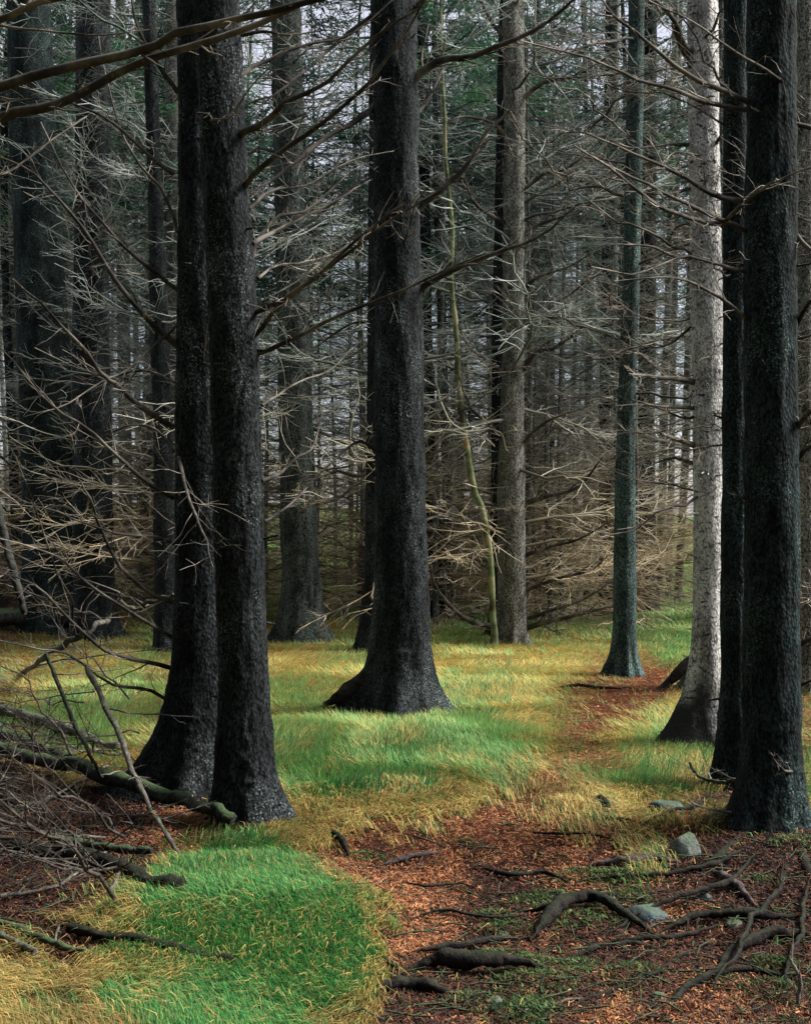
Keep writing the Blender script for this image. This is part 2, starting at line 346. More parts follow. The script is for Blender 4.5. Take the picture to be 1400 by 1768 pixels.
def litter(n_try, seed):
    r = np.random.default_rng(seed)
    py = r.uniform(0, 1, n_try); D = CAMZ*F/(150+(960-150)*py**.7); u = r.uniform(-.41, .41, n_try); sd_ = r.uniform(0, 1, n_try) < .12; u = np.where(sd_, np.sign(u)*r.uniform(.41, .9, n_try), u); x = u*D; y = D
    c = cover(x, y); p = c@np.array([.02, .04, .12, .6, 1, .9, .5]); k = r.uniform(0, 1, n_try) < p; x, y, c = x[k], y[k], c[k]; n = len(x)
    a = r.uniform(0, 2*math.pi, n); L = r.uniform(.004, .015, n)*(.7+.06*y); w = r.uniform(.0006, .0019, n)*(.7+.06*y)
    z = height(x, y)+r.uniform(.004, .022, n); ti = r.normal(0, .35, n)
    d = np.stack([np.cos(a)*np.cos(ti), np.sin(a)*np.cos(ti), np.sin(ti)], -1)*L[:, None]
    s = np.stack([-np.sin(a), np.cos(a), r.normal(0, .5, n)], -1)*w[:, None]; p0 = np.stack([x, y, z], -1)
    Vb = np.stack([p0-d-s, p0-d+s, p0+d+s, p0+d-s], 1)
    pal = np.array([[.25,.09,.04], [.42,.18,.075], [.13,.048,.026], [.06,.032,.024], [.02,.015,.014], [.2,.14,.08], [.42,.2,.09]])
    big = fbm(x*3.2, y*3.2, 6.6); dk = np.clip(.14+.14*sst(.5, 1.3, x)+c[:, 5]*.86+c[:, 6]*.5+1.8*(big-.5), 0, .96)  # dark litter, darker still to the right with the shade there painted in
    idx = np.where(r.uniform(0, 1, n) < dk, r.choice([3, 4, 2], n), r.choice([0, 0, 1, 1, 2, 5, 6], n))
    return Vb.reshape(-1, 3), np.arange(n)[:, None]*4+np.arange(4), np.repeat(pal[idx]*r.uniform(.6, 1.15, n)[:, None], 4, 0)
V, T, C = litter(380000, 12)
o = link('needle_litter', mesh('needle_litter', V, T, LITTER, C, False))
tag(o, 'rust brown fallen needles and bark crumbs covering the path', 'needle litter', kind='stuff')
def moss():
    r = np.random.default_rng(5); VV = []; CC = []
    n0 = 42; cen = []
    while len(cen) < n0:
        px, py = r.uniform(600, 1400), r.uniform(1440, 1768); x, y = flat(px, py)
        c = cover(np.array([x]), np.array([y]))[0]
        if r.uniform() < c[6]+.10*c[5]: cen.append((x, y, r.uniform(.03, .12)))
    for x, y, s in cen:
        n = int(520*s/.08); a = r.uniform(0, 2*math.pi, n); q = np.sqrt(r.uniform(0, 1, n))*s
        xx, yy = x+np.cos(a)*q*1.5, y+np.sin(a)*q; zz = height(xx, yy)+.028*(1-(q/s)**2)*s/.08
        d = np.stack([r.normal(0, .7, n), r.normal(0, .7, n), r.uniform(.4, 1, n)], -1)*.011; e = np.stack([-d[:, 1], d[:, 0], 0*a], -1)*.22
        p0 = np.stack([xx, yy, zz], -1); VV.append(np.stack([p0-e, p0+e, p0+d], 1).reshape(-1, 3))
        c = np.array([[.04,.085,.03], [.02,.045,.018], [.10,.135,.05]])[r.integers(0, 3, n)]*r.uniform(.5, 1.2); CC.append(np.repeat(c, 3, 0))
    V = np.concatenate(VV); return V, np.arange(len(V)).reshape(-1, 3), np.concatenate(CC)
def twiglets():
    r = np.random.default_rng(31); g = Geo()
    for k in range(1500):
        D = CAMZ*F/(200+760*r.uniform()**.8); x = r.uniform(-.41, .41)*D; c = cover(np.array([x]), np.array([D]))[0]
        if r.uniform() > c@np.array([.06, .08, .15, .5, .8, 1, .7]): continue
        a = r.uniform(0, 6.28); L = r.uniform(.02, .10); d = np.array([math.cos(a), math.sin(a), r.normal(0, .12)])*L; p0 = np.array([x, D, h1(x, D)+r.uniform(.012, .03)])
        g.tube([p0-d, p0+r.normal(0, .12, 3)*L, p0+d], np.array([1, .85, .5])*r.uniform(.0015, .0042), 4)
    return g.arr()
tag(link('twig_litter', mesh('twig_litter', *twiglets(), LOGM)), 'short dark broken twigs strewn over the forest floor', 'twig litter', kind='stuff')
V, T, C = moss()
tag(link('moss', mesh('moss', V, T, MOSS, C, False)), 'low dark green moss tufts between the roots beside the path', 'moss', kind='stuff')

# ------------------------------------------------------------------ branches
def wiggle(p, amp, r):
    n = len(p); L = np.linalg.norm(p[-1]-p[0]); w = r.normal(0, 1, (n, 3)); w = np.cumsum(w, 0); w -= w[0]+(w[-1]-w[0])*np.linspace(0, 1, n)[:, None]
    return p+w*amp*L/math.sqrt(n)
def unit(v): return v/(np.linalg.norm(v)+1e-9)
def grow(geo, axis_pts, r0, r, n2=14, n3=3, k=4, up=None, spread=.42, wig=.022, start=.12, tip=.18, droop=.0, thin=.34):
    p = wiggle(bez(axis_pts, 14), wig, r); n = len(p); L = np.sum(np.linalg.norm(np.diff(p, axis=0), axis=1))
    s = np.linspace(0, 1, n); geo.tube(p, r0*(1-(1-tip)*s), k)
    up = np.array([0, 0, 1.]) if up is None else up
    for q in range(n2):
        f = start+(1-start)*(q+r.uniform(-.4, .4))/n2; f = min(max(f, .02), .97); i = f*(n-1); i0 = int(i); fr = i-i0
        b = p[i0]*(1-fr)+p[min(i0+1, n-1)]*fr; t = unit(p[min(i0+1, n-1)]-p[i0]); side = unit(np.cross(t, up)+r.normal(0, .35, 3))*(1 if q % 2 else -1)
        an = r.uniform(.55, 1.15); d = unit(t*math.cos(an)+side*math.sin(an)+np.array([0, 0, r.normal(-droop, .18)]))
        l2 = L*spread*r.uniform(.35, 1)*(1-.55*f); e = b+d*l2
        mid = b+d*l2*.5+t*l2*.1+r.normal(0, .05, 3)*l2
        e = e+t*l2*.22
        q2 = wiggle(bez([b, mid, e], 6), .05, r); ra = r0*thin*(1-.5*f)
        geo.tube(q2, ra*np.linspace(1, .3, 6), 3)
        for z in range(n3):
            g = r.uniform(.2, .95); j = int(g*5); b3 = q2[j]; t3 = unit(q2[min(j+1, 5)]-q2[max(j-1, 0)])
            s3 = unit(np.cross(t3, up)+r.normal(0, .5, 3))*(1 if z % 2 else -1); d3 = unit(t3*.6+s3*.7+r.normal(0, .15, 3)); l3 = l2*r.uniform(.2, .5)
            geo.tube(wiggle(bez([b3, b3+d3*l3], 4), .06, r), ra*np.array([.55, .45, .35, .25]), 3)
rr = np.random.default_rng(21)
UNIT = []                                             # dead branches one metre long, pointing along +x
for q in range(14):
    g = Geo(); c = rr.uniform(-.12, .1)
    grow(g, [(0,0,0), (.33, rr.uniform(-.05,.05), c*.5), (.66, rr.uniform(-.08,.08), c), (1, rr.uniform(-.1,.1), c*.6+.06)], .0085, rr, (17, 9, 12)[q % 3], (4, 3, 2)[q % 3], 3, spread=(.5, .36, .42)[q % 3], wig=(.03, .05, .06)[q % 3])
    UNIT.append(g.arr()+(g.att(),))
FINE = []                                             # the same with more fine twigs, for the nearer trees
for q in range(14):
    g = Geo(); c = rr.uniform(-.15, .12)
    grow(g, [(0,0,0), (.33, rr.uniform(-.08,.08), c*.5), (.66, rr.uniform(-.12,.12), c), (1, rr.uniform(-.14,.14), c*.6+.1)], .0085, rr, (20, 9, 13)[q % 3], (5, 2, 3)[q % 3], 4, spread=(.45, .3, .42)[q % 3], wig=(.04, .05, .08)[q % 3], thin=.42)
    FINE.append(g.arr()+(g.att(),))
UMESH = [mesh('dead_branch', u[0], u[1], TWN, u[2]) for u in FINE]
UMESHD = [mesh('dead_branch', u[0], u[1], LOGD, u[2]) for u in FINE]
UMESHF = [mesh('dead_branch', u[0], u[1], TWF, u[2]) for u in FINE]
def xform(Vu, base, az, el, L, roll, thick=1.0):
    ca, sa, ce, se, cr, sr = math.cos(az), math.sin(az), math.cos(el), math.sin(el), math.cos(roll), math.sin(roll)
    M = np.array([[ca,-sa,0],[sa,ca,0],[0,0,1]])@np.array([[ce,0,-se],[0,1,0],[se,0,ce]])@np.array([[1,0,0],[0,cr,-sr],[0,sr,cr]])
    return (Vu*L)@M.T+np.asarray(base)

# ------------------------------------------------------------------ trunks
def trunk_mesh(name, cen, rad, lobes, m, sides, rows, zs_top, amp=.007, seed=0, zlow=-.25, stubs=0):
    """cen(z)->x,y ; rad(z) ; lobes: (angle, amplitude in radii, width, height)"""
    lo = np.concatenate([np.linspace(zlow, .5, rows//3, endpoint=False), np.linspace(.5, zs_top, rows)])
    th = np.arange(sides)*2*math.pi/sides; Zg, Tg = np.meshgrid(lo, th, indexing='ij')
    cx, cy = cen(Zg); r0 = rad(Zg); r_ = r0*(1+.16*np.exp(-np.maximum(Zg, 0)/.22))
    rl = np.random.default_rng(seed+77)
    for (a, am, w, hgt) in list(lobes)+([(rl.uniform(0, 6.28), rl.uniform(.25, .75), rl.uniform(.14, .28), rl.uniform(.09, .22)) for _ in range(6)] if lobes else []):
        d = (Tg-a+math.pi) % (2*math.pi)-math.pi
        r_ = r_+rad(Zg*0+.3)*am*np.exp(-(d/w)**2)*np.exp(-np.clip(Zg+.05, 0, None)/hgt)
    X_, Y_ = np.cos(Tg), np.sin(Tg)
    nn = fbm(X_*r0*55+seed*3, Y_*r0*55, Zg*26+seed, 3)-.5; big = fbm(X_*1.3+seed, Y_*1.3, Zg*1.7, 2)-.5
    md = fbm(X_*r0*17+seed*5, Y_*r0*17, Zg*5.5+seed, 3)-.5; ri = np.abs(fbm(X_*r0*30+seed, Y_*r0*30, Zg*7, 2)-.5)
    r_ = r_+amp*2.2*nn+amp*2.4*md+amp*1.6*ri+r0*.15*big
    Vt = np.stack([cx+X_*r_, cy+Y_*r_, Zg], -1).reshape(-1, 3)
    i = np.arange(len(lo)-1)[:, None]*sides; j = np.arange(sides)[None]; j2 = (j+1) % sides
    Ft = np.stack([i+j, i+j2, i+sides+j2, i+sides+j], -1).reshape(-1, 4)
    g = Geo(); g.add(Vt, Ft)
    rs = np.random.default_rng(seed+900)
    for q in range(stubs):                              # snapped-off twig stubs
        z = rs.uniform(.4, min(zs_top, 5)); a = rs.uniform(0, 6.28); x0, y0 = cen(np.array(z)); rz = float(rad(np.array(z)))
        d = np.array([math.cos(a), math.sin(a), rs.uniform(-.3, .5)]); b0 = np.array([float(x0), float(y0), z])+d*rz*.8
        g.tube([b0, b0+d*(rz*.2+rs.uniform(.01, .04)), b0+d*(rz*.2+rs.uniform(.04, .09))], [.008, .006, .004], 4)
    return mesh(name, *g.arr(), m)
TREES = {}
def tree(key, D, prof, basepx, label, m=BK, sides=36, rows=90, lobes=(), amp=.006, top=11.5, stubs=6, name='spruce_tree', cat='spruce tree', group=None, roots=()):
    """prof: (photo row, left edge, right edge) of the trunk; it stands D metres away"""
    xb = (basepx-CX)/F*D; zb = h1(xb, D)
    pr = sorted(prof, key=lambda q: -q[0])
    zz = np.array([CAMZ-(q[0]-CY)/F*D-zb for q in pr]); cc = np.array([((q[1]+q[2])/2-CX)/F*D-xb for q in pr]); ra = np.array([(q[2]-q[1])/2/F*D for q in pr])
    if zz[-1] < top:
        k = (cc[-1]-cc[0])/(zz[-1]-zz[0]+1e-6)
        ra_top = max(.02, ra[-1]*(1-.055*(top-zz[-1])))
        zz = np.append(zz, top); cc = np.append(cc, cc[-1]+.5*k*(top-zz[-2])); ra = np.append(ra, ra_top)
    cen = lambda z: (np.interp(z, zz, cc)+0*z, 0*z)
    rad = lambda z: np.interp(z, zz, ra)
    e = empty(name, (xb, D, zb), label, cat, group)
    link('trunk', trunk_mesh('trunk', cen, rad, lobes, m, sides, rows, top, amp, len(TREES)+3, stubs=stubs), e)
    TREES[key] = dict(e=e, cen=lambda z: np.array([float(np.interp(z, zz, cc)), 0, z]), rad=lambda z: float(np.interp(z, zz, ra)), base=np.array([xb, D, zb]), D=D)
    for (pts, rpx) in roots:
        q = bez([G(a, b_) if len(c_) == 0 else P(a, b_, c_[0]) for a, b_, *c_ in pts], 10); q[:, 2] -= rpx/F*D*np.linspace(0, .55, 10)
        g = Geo(); rt = np.random.default_rng(int(pts[0][0])); g.tube(wiggle(q, .02, rt)-e.location, rpx*.8/F*D*np.linspace(1, .14, 10)*(1+.1*rt.normal(0, 1, 10)), 10)
        link('root', mesh('root', *g.arr(), ROOT), e)
    return e
def rnd_branches(key, n, z0, z1, L0, L1, seed, az=None, el=(-.3, .45)):
    T_ = TREES[key]; r = np.random.default_rng(seed)
    for q in range(n):
        z = z0+(z1-z0)*(q+r.uniform(0, 1))/n; a = r.uniform(0, 6.283) if az is None else r.uniform(*az)
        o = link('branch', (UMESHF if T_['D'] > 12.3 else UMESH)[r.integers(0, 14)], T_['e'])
        rz = T_['rad'](z); o.location = T_['cen'](z)+np.array([math.cos(a), math.sin(a), 0])*rz*.8
        L = r.uniform(L0, L1)*1.25; o.scale = (L, L, L); o.rotation_euler = (r.uniform(-.5, .5), -r.uniform(*el), a)
def hb(key, pts, rpx, dd, seed=None, n2=10, n3=2, spread=.3, m=None, wig=.012, tip=.25):
    """a branch of tree key traced through photo points; dd = how much nearer (+) or farther (-) its tip is"""
    T_ = TREES[key]; D = T_['D']; r = np.random.default_rng(int(pts[0][0]*7+pts[0][1]*13+pts[-1][0]) % 99991)
    n = len(pts); q = [P(a, b_, D-dd*k/(n-1))-T_['base'] for k, (a, b_) in enumerate(pts)]
    g = Geo(); grow(g, q, rpx*1.15/F*D, r, n2, n3, 6, up=unit(np.array([r.normal(0,.5), -.7, .6])), spread=spread, wig=wig, tip=tip, thin=.36)
    return link('branch', mesh('branch', *g.arr(), m or TWN, g.att()), T_['e'])
PI = math.pi

tree('T4a', 6.25, [(1365,272,400), (1250,288,400), (1150,298,402), (1000,304,400), (600,306,395), (300,308,388), (0,308,380)], 336,
     'black left trunk of the large fused pair in the left foreground', BK, 84, 260, [(PI*1.02, 1.5, .42, .2), (-PI*.62, .4, .5, .15)], .008, stubs=8, roots=[(((285,1335,6.25), (225,1352), (165,1368), (110,1372)), 30)])
tree('T4b', 5.62, [(1425,380,486), (1330,374,470), (1150,378,462), (1000,374,457), (600,364,447), (400,356,432), (0,338,412)], 437,
     'right trunk of the large fused pair in the left foreground, its right edge lit grey', BK, 96, 300, [(-.25, 1.1, .38, .16), (-PI*.75, .55, .5, .12), (-1.2, .3, .4, .2)], .009, stubs=16, roots=[(((470,1390,5.6), (498,1418), (540,1440), (600,1490)), 15), (((400,1410,5.6), (385,1428), (372,1445)), 14)])
tree('T7', 8.75, [(1215,640,745), (1150,646,741), (1000,648,738), (600,648,729), (300,645,722), (0,640,718)], 690,
     'thick dark trunk in the centre with one long root flaring left', BK, 90, 260, [(PI*1.0, 1.7, .5, .22), (-.15, .2, .5, .15), (-1.5, .3, .5, .15)], .010, stubs=16, roots=[(((660,1150,8.75), (612,1182,8.7), (580,1198,8.65), (550,1206)), 24)])
tree('T15', 5.3, [(1450,1268,1384), (1300,1284,1380), (1000,1286,1378), (600,1286,1373), (300,1289,1372), (0,1292,1370)], 1330,
     'broad nearly black trunk at the right edge with a teal rim', BKT, 90, 260, [(PI*1.05, .35, .5, .15), (-.3, .4, .5, .12)], .008, stubs=12, roots=[(((1295,1440,5.3), (1250,1478), (1215,1505), (1190,1530)), 17), (((1330,1455,5.2), (1345,1500), (1330,1560), (1290,1600)), 15), (((1370,1440,5.3), (1400,1500), (1440,1560)), 20)])
tree('T14', 6.3, [(1360,1236,1300), (1200,1244,1297), (1000,1246,1293), (600,1249,1291), (300,1250,1292), (0,1251,1292)], 1268,
     'dark narrow trunk squeezed between the pale trunk and the broad black one', BKT, 64, 160, [(PI*1.05, .5, .5, .12)], .007)
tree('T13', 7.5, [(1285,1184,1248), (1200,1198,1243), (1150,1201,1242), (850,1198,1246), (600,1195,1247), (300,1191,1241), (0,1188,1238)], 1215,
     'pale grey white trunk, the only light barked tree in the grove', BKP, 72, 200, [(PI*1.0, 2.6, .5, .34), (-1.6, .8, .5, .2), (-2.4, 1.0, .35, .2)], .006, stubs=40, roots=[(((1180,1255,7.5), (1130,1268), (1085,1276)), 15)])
tree('T12', 10.7, [(1160,1058,1098), (1100,1060,1096), (1000,1059,1097), (800,1063,1096), (600,1071,1100), (300,1080,1108), (0,1086,1112)], 1078,
     'slender teal trunk with a spreading foot beside the path', BKM, 48, 120, [(PI*1.0, 1.5, .5, .17), (-.2, 1.0, .5, .15), (-1.7, .8, .6, .15)], .006, stubs=8)
tree('T5', 13.3, [(1110,482,560), (1000,487,551), (750,482,541), (600,480,535), (300,474,524), (0,468,518)], 522,
     'grey green trunk between the black pair and the centre trunk', BKG, 56, 130, [(PI*1.0, .8, .4, .18), (-.2, .25, .4, .15)], .012, stubs=16)
tree('T6', 12.4, [(1115,618,655), (1000,630,662), (600,634,662), (0,640,664)], 637,
     'thin black trunk half hidden behind the left side of the centre trunk', BK, 40, 90, [(PI, .8, .6, .2)], .008, top=12)
tree('T9b', 13.4, [(1108,862,908), (1000,860,907), (850,858,906), (600,868,903), (300,871,906), (0,868,904)], 884,
     'light olive grey trunk right of the crooked green stem', BKO, 48, 120, [(PI, .3, .5, .15), (-.5, .3, .5, .1)], .010, stubs=22)
tree('T9a', 14.0, [(1100,846,882), (850,848,876), (600,849,876), (0,862,884)], 864,
     'black trunk close behind the light olive grey one', BK, 36, 80, [(PI, .5, .6, .15)], .008, top=13)
tree('T1', 14.4, [(1070,40,128), (900,42,127), (600,31,119), (300,20,98), (0,14,84)], 84,
     'stout teal edged trunk nearest the left edge of the picture', BKT, 56, 120, [(PI, .2, .5, .2), (0, .25, .5, .2)], .012, top=13, stubs=10)
tree('T2', 13.6, [(1090,129,202), (1000,128,196), (600,126,188), (300,131,186), (0,133,189)], 164,
     'dark trunk just right of the stout teal edged one', BK, 56, 120, [(.1, .3, .5, .2)], .012, top=13, stubs=10)
tree('T3', 12.6, [(1110,266,304), (1000,268,303), (700,265,296), (600,259,291), (400,257,283), (170,251,273), (0,247,268)], 284,
     'thin dark trunk close left of the large black pair', BK, 40, 100, [], .008, top=12, stubs=10)
tree('T3b', 15.5, [(1090,290,318), (600,288,312), (0,286,306)], 303,
     'pale olive trunk showing as a strip behind the thin dark one', BKO, 32, 80, [], .008, top=14)
tree('T8', 16.5, [(1055,738,780), (1000,737,766), (600,722,746), (0,712,738)], 758,
     'dim teal trunk just right behind the thick centre trunk', BKT, 36, 90, [(-.4, .5, .5, .2)], .010, top=15)
tree('T11a', 17.5, [(1060,1032,1054), (600,1036,1052), (0,1046,1062)], 1043, 'dark half of a thin trunk pair left of the slender teal trunk', BK, 24, 60, [], .006, top=15)
tree('T11b', 18.0, [(1055,1046,1064), (600,1047,1063), (0,1056,1070)], 1056, 'light half of a thin trunk pair left of the slender teal trunk', BKO, 24, 60, [], .006, top=15)
tree('T17', 17.5, [(1064,1100,1133), (800,1100,1130), (400,1106,1132), (0,1112,1134)], 1116, 'dark trunk at the back right of the slender teal trunk', BK, 28, 60, [(0,.4,.5,.2)], .008, top=15)
tree('T18', 19, [(1056,1128,1142), (800,1140,1152), (0,1162,1172)], 1135, 'thin grey trunk behind the grass, first of three in a row', BKO, 20, 50, [], .005, top=15)
tree('T19', 20.5, [(1045,1148,1158), (800,1154,1165), (0,1166,1178)], 1154, 'thin grey trunk behind the grass, middle of three in a row', BKO, 20, 50, [], .005, top=15)
tree('T20', 19.5, [(1045,1163,1176), (800,1176,1190), (0,1200,1212)], 1170, 'thin leaning light trunk at the back beside the pale trunk', BKO, 20, 50, [], .005, top=15)
tree('T16', 9.5, [(1180,1372,1412), (600,1373,1408), (0,1376,1406)], 1392, 'light greenish trunk cut by the right edge behind the black one', BKO, 40, 100, [], .006, top=11)
tree('T13b', 9.8, [(1185,1200,1256), (1120,1212,1252), (600,1222,1253), (0,1230,1252)], 1235, 'mottled trunk showing as a sliver behind the pale trunk', BKG, 48, 110, [(PI*.98, 1.6, .5, .3)], .008, top=11, roots=[(((1222,1125,9.8), (1180,1152,9.7), (1145,1178,9.7), (1118,1196)), 17)])
tree('T21', 19, [(1000,208,230), (700,204,226), (300,200,220)], 217, 'brownish thin trunk seen in the gap right of the dark left trunk', BKO, 24, 50, [], .006, top=14)
tree('T0', 4.4, [(1500,-260,-150), (700,-255,-165), (0,-250,-170)], -205, 'trunk outside the left edge that carries the mossy overhead boughs', BK, 32, 60, [], .006, top=10)

# crooked dead stem
D = 13.1; pts = [(855,1112), (850,1040), (845,960), (832,885), (820,850), (806,765), (797,690), (794,610), (788,540), (782,470), (785,400), (778,330), (771,250), (770,190), (764,120), (762,40), (758,-60)]
b0 = P(*pts[0], D); b0[2] = h1(b0[0], D); e = empty('dead_sapling', b0, 'crooked thin green stem bending in front of the olive grey trunk', 'dead sapling')
m, t, b = mat('green_stem', .9, .1); n = tex(t, coords(t), 3.2, 4); t.links.new(ramp(t, n.outputs[0], [(.38, (.05,.045,.03)), (.5, (.13,.17,.08)), (.62, (.3,.29,.17)), (.7, (.3,.13,.07))]), b.inputs['Base Color'])
g = Geo(); pp = bez([P(a, b_, D)-b0 for a, b_ in pts], 50); pp[0, 2] -= .1; rs = np.random.default_rng(3)
g.tube(wiggle(pp, .004, rs), np.linspace(.042, .012, 50)*(1+.12*rs.normal(0, 1, 50)), 7); link('trunk', mesh('trunk', *g.arr(), m), e)
TREES['S'] = dict(e=e, cen=lambda z: np.array([np.interp(z, pp[:, 2], pp[:, 0]), 0, z]), rad=lambda z: .02, base=b0, D=D)
rnd_branches('S', 16, .5, 6, .4, 1.0, 77)

# ------------------------------------------------------------------ traced boughs
H = hb
# overhead boughs from beyond the left edge
H('T0', [(-210,300),(-100,240),(0,215),(60,198),(110,178),(200,132),(300,88),(400,52),(520,5)], 9, .3, n2=9, spread=.16, tip=.45)
H('T0', [(-215,210),(-100,180),(0,146),(130,112),(240,84),(300,50),(400,28),(480,12),(600,-15)], 8.5, .5, n2=8, spread=.16, tip=.45)
H('T0', [(-210,110),(-80,66),(0,38),(60,12),(140,-6),(220,-30)], 6.5, .4, n2=8, spread=.2, tip=.5)
H('T0', [(-205,330),(-60,290),(0,300),(60,262),(150,200)], 4, -.5, n2=8, spread=.3)
H('T0', [(-205,60),(-60,45),(20,48),(90,55),(160,58),(260,50)], 3, .1, n2=6, spread=.2)
# left of the pair
for pts, w, dd in (
    ([(306,598),(262,556),(205,492),(165,430),(130,380),(92,340),(60,300),(0,270)], 4.5, .6),
    ([(300,738),(240,700),(208,668),(180,650),(140,600),(100,560),(70,520),(20,480)], 4.5, .8),
    ([(300,860),(255,838),(200,790),(150,740),(90,702),(45,650),(0,600)], 3.5, .9),
    ([(296,1040),(255,1020),(205,975),(170,900),(160,870),(140,830)], 4, .5),
    ([(296,1154),(240,1140),(180,1120),(130,1080),(70,1020),(0,990)], 4, .7),
    ([(306,500),(270,470),(230,440),(190,400),(150,350),(110,290),(70,210)], 3.5, .4),
    ([(300,300),(262,270),(200,215),(150,185),(80,170),(0,180)], 3.5, .3),
    ([(306,400),(280,330),(240,280),(210,220),(190,150),(170,60)], 3, -.4),
    ([(304,940),(270,930),(220,925),(150,905),(90,880),(0,870)], 2.8, .6),
    ([(303,660),(280,650),(240,640),(190,650),(140,640),(60,600)], 2.8, -.8),
    ([(308,160),(270,100),(235,30),(220,-60)], 4, .2),
    ([(296,1100),(230,1060),(150,1000),(100,960),(0,930)], 3, 1.2),
    ([(290,1210),(250,1190),(190,1180),(120,1130),(60,1120),(-30,1100)], 3.2, .4),
    ([(300,780),(270,745),(225,735),(170,760),(120,770)], 2.5, -.5),
    ([(306,560),(260,600),(215,640),(170,660),(110,700),(40,720)], 2.5, .6),
    ([(345,680),(350,640),(352,600),(358,560)], 2.5, .3)):
    H('T4a', pts, w, dd, n2=12, spread=.3)
# right of the pair, rising right
for pts, w, dd in (
    ([(408,238),(428,225),(470,205),(500,176),(560,150),(640,70),(730,10)], 6, .5),
    ([(420,325),(440,300),(480,270),(540,225),(620,160),(700,60),(740,-20)], 5, .8),
    ([(430,490),(438,430),(452,400),(480,370),(530,360),(600,300)], 5, -.5),
    ([(438,580),(470,540),(520,500),(600,440),(680,380),(760,330)], 4, .9),
    ([(440,540),(480,520),(540,480),(620,410),(700,350)], 4, 1.2),
    ([(446,610),(500,590),(560,560),(650,520),(740,480),(830,440)], 4, .6),
    ([(415,130),(450,110),(520,80),(600,60),(700,-20)], 4, -.3),
    ([(418,60),(460,55),(500,60),(560,52)], 3, .3),
    ([(436,420),(480,395),(530,372),(590,340),(640,310)], 4, -.8),
    ([(452,830),(480,820),(510,790),(540,770),(560,700)], 3.5, -.4),
    ([(350,210),(372,205),(395,200),(430,150),(470,110)], 2.5, .6),
    ([(380,470),(395,452),(420,430),(436,400)], 2, .2),
    ([(308,790),(318,830),(335,880),(352,930),(368,980)], 3, 1.3),
    ([(452,700),(470,690),(520,660),(570,640),(610,600)], 2.6, -1),
    ([(445,480),(470,460),(510,450),(570,440),(640,400)], 2.6, -.9),
    ([(430,360),(470,330),(530,320),(600,280),(680,260)], 3, -.6),
    ([(456,900),(490,880),(530,850),(560,860)], 2.4, -.6)):
    H('T4b', pts, w, dd, n2=12, spread=.3)
# centre trunk
for pts, w, dd in (
    ([(712,140),(735,118),(765,100),(805,98),(850,82),(900,62),(950,32),(1010,-20)], 7, .4),
    ([(716,200),(740,168),(765,120),(800,110)], 3.5, -.4),
    ([(712,358),(745,340),(782,306),(815,270),(840,225),(880,190)], 6, .2),
    ([(722,500),(760,476),(815,452),(870,430),(930,405),(1000,350)], 5, .5),
    ([(650,180),(610,210),(560,240),(500,290),(440,330),(400,360)], 5.5, .6),
    ([(655,300),(600,330),(540,380),(480,420)], 3.5, .3),
    ([(650,395),(610,420),(560,450),(520,480),(450,520)], 4, .8),
    ([(700,30),(740,-10),(800,-50)], 5, .2),
    ([(650,20),(600,60),(540,110),(480,160),(440,190)], 4, .5),
    ([(720,620),(760,615),(800,600),(840,560)], 3, -.2),
    ([(650,780),(620,760),(580,790),(540,830),(500,870)], 2.8, .4),
    ([(690,440),(705,400),(720,350),(760,300)], 2.5, .8),
    ([(682,640),(690,622),(686,602)], 1.5, .2),
    ([(728,900),(760,890),(800,900),(840,880)], 2.4, -.3),
    ([(722,700),(760,690),(820,650),(900,640)], 2.4, -.5),
    ([(640,1048),(600,1046),(560,1062),(530,1058)], 2.4, .5),
    ([(640,555),(600,560),(540,600),(500,610)], 2.4, -.5)):
    H('T7', pts, w, dd, n2=11, spread=.3)
# olive grey trunk: arching boughs both ways
for pts, w, dd in (
    ([(872,1082),(820,1078),(780,1050),(750,1010),(740,960)], 7, 1.0),
    ([(905,1085),(960,1070),(1010,1060),(1060,1048)], 7, .9),
    ([(905,1070),(960,1052),(1020,1030),(1070,990)], 5, .4),
    ([(900,640),(925,610),(960,600),(1010,560)], 7, .6),
    ([(872,650),(840,620),(812,600),(790,560)], 5, .5),
    ([(876,765),(845,735),(810,700),(790,640)], 5, .5),
    ([(902,770),(920,745),(960,720),(1020,700)], 5, .4),
    ([(905,870),(950,855),(1000,840),(1040,790)], 7, .3),
    ([(872,385),(845,370),(815,345),(800,300)], 6, .5),
    ([(902,560),(930,530),(980,510),(1040,460)], 5, .2),
    ([(876,235),(845,210),(800,200),(770,210)], 5, .4),
    ([(900,510),(925,480),(980,460),(1030,430)], 5, .3),
    ([(903,330),(940,300),(980,290),(1040,240)], 5, .4),
    ([(903,168),(940,140),(990,130),(1060,90)], 6, .4),
    ([(903,960),(950,945),(1000,930),(1050,900)], 5, .6),
    ([(905,1020),(960,1000),(1020,985),(1060,950)], 5, .8),
    ([(870,980),(830,960),(780,940),(730,900)], 4.5, .6),
    ([(903,400),(950,380),(1010,360),(1060,300)], 5, .2),
    ([(880,70),(850,40),(820,-20)], 5, .2)):
    H('T9b', pts, w*.7, dd, n2=13, spread=.34)
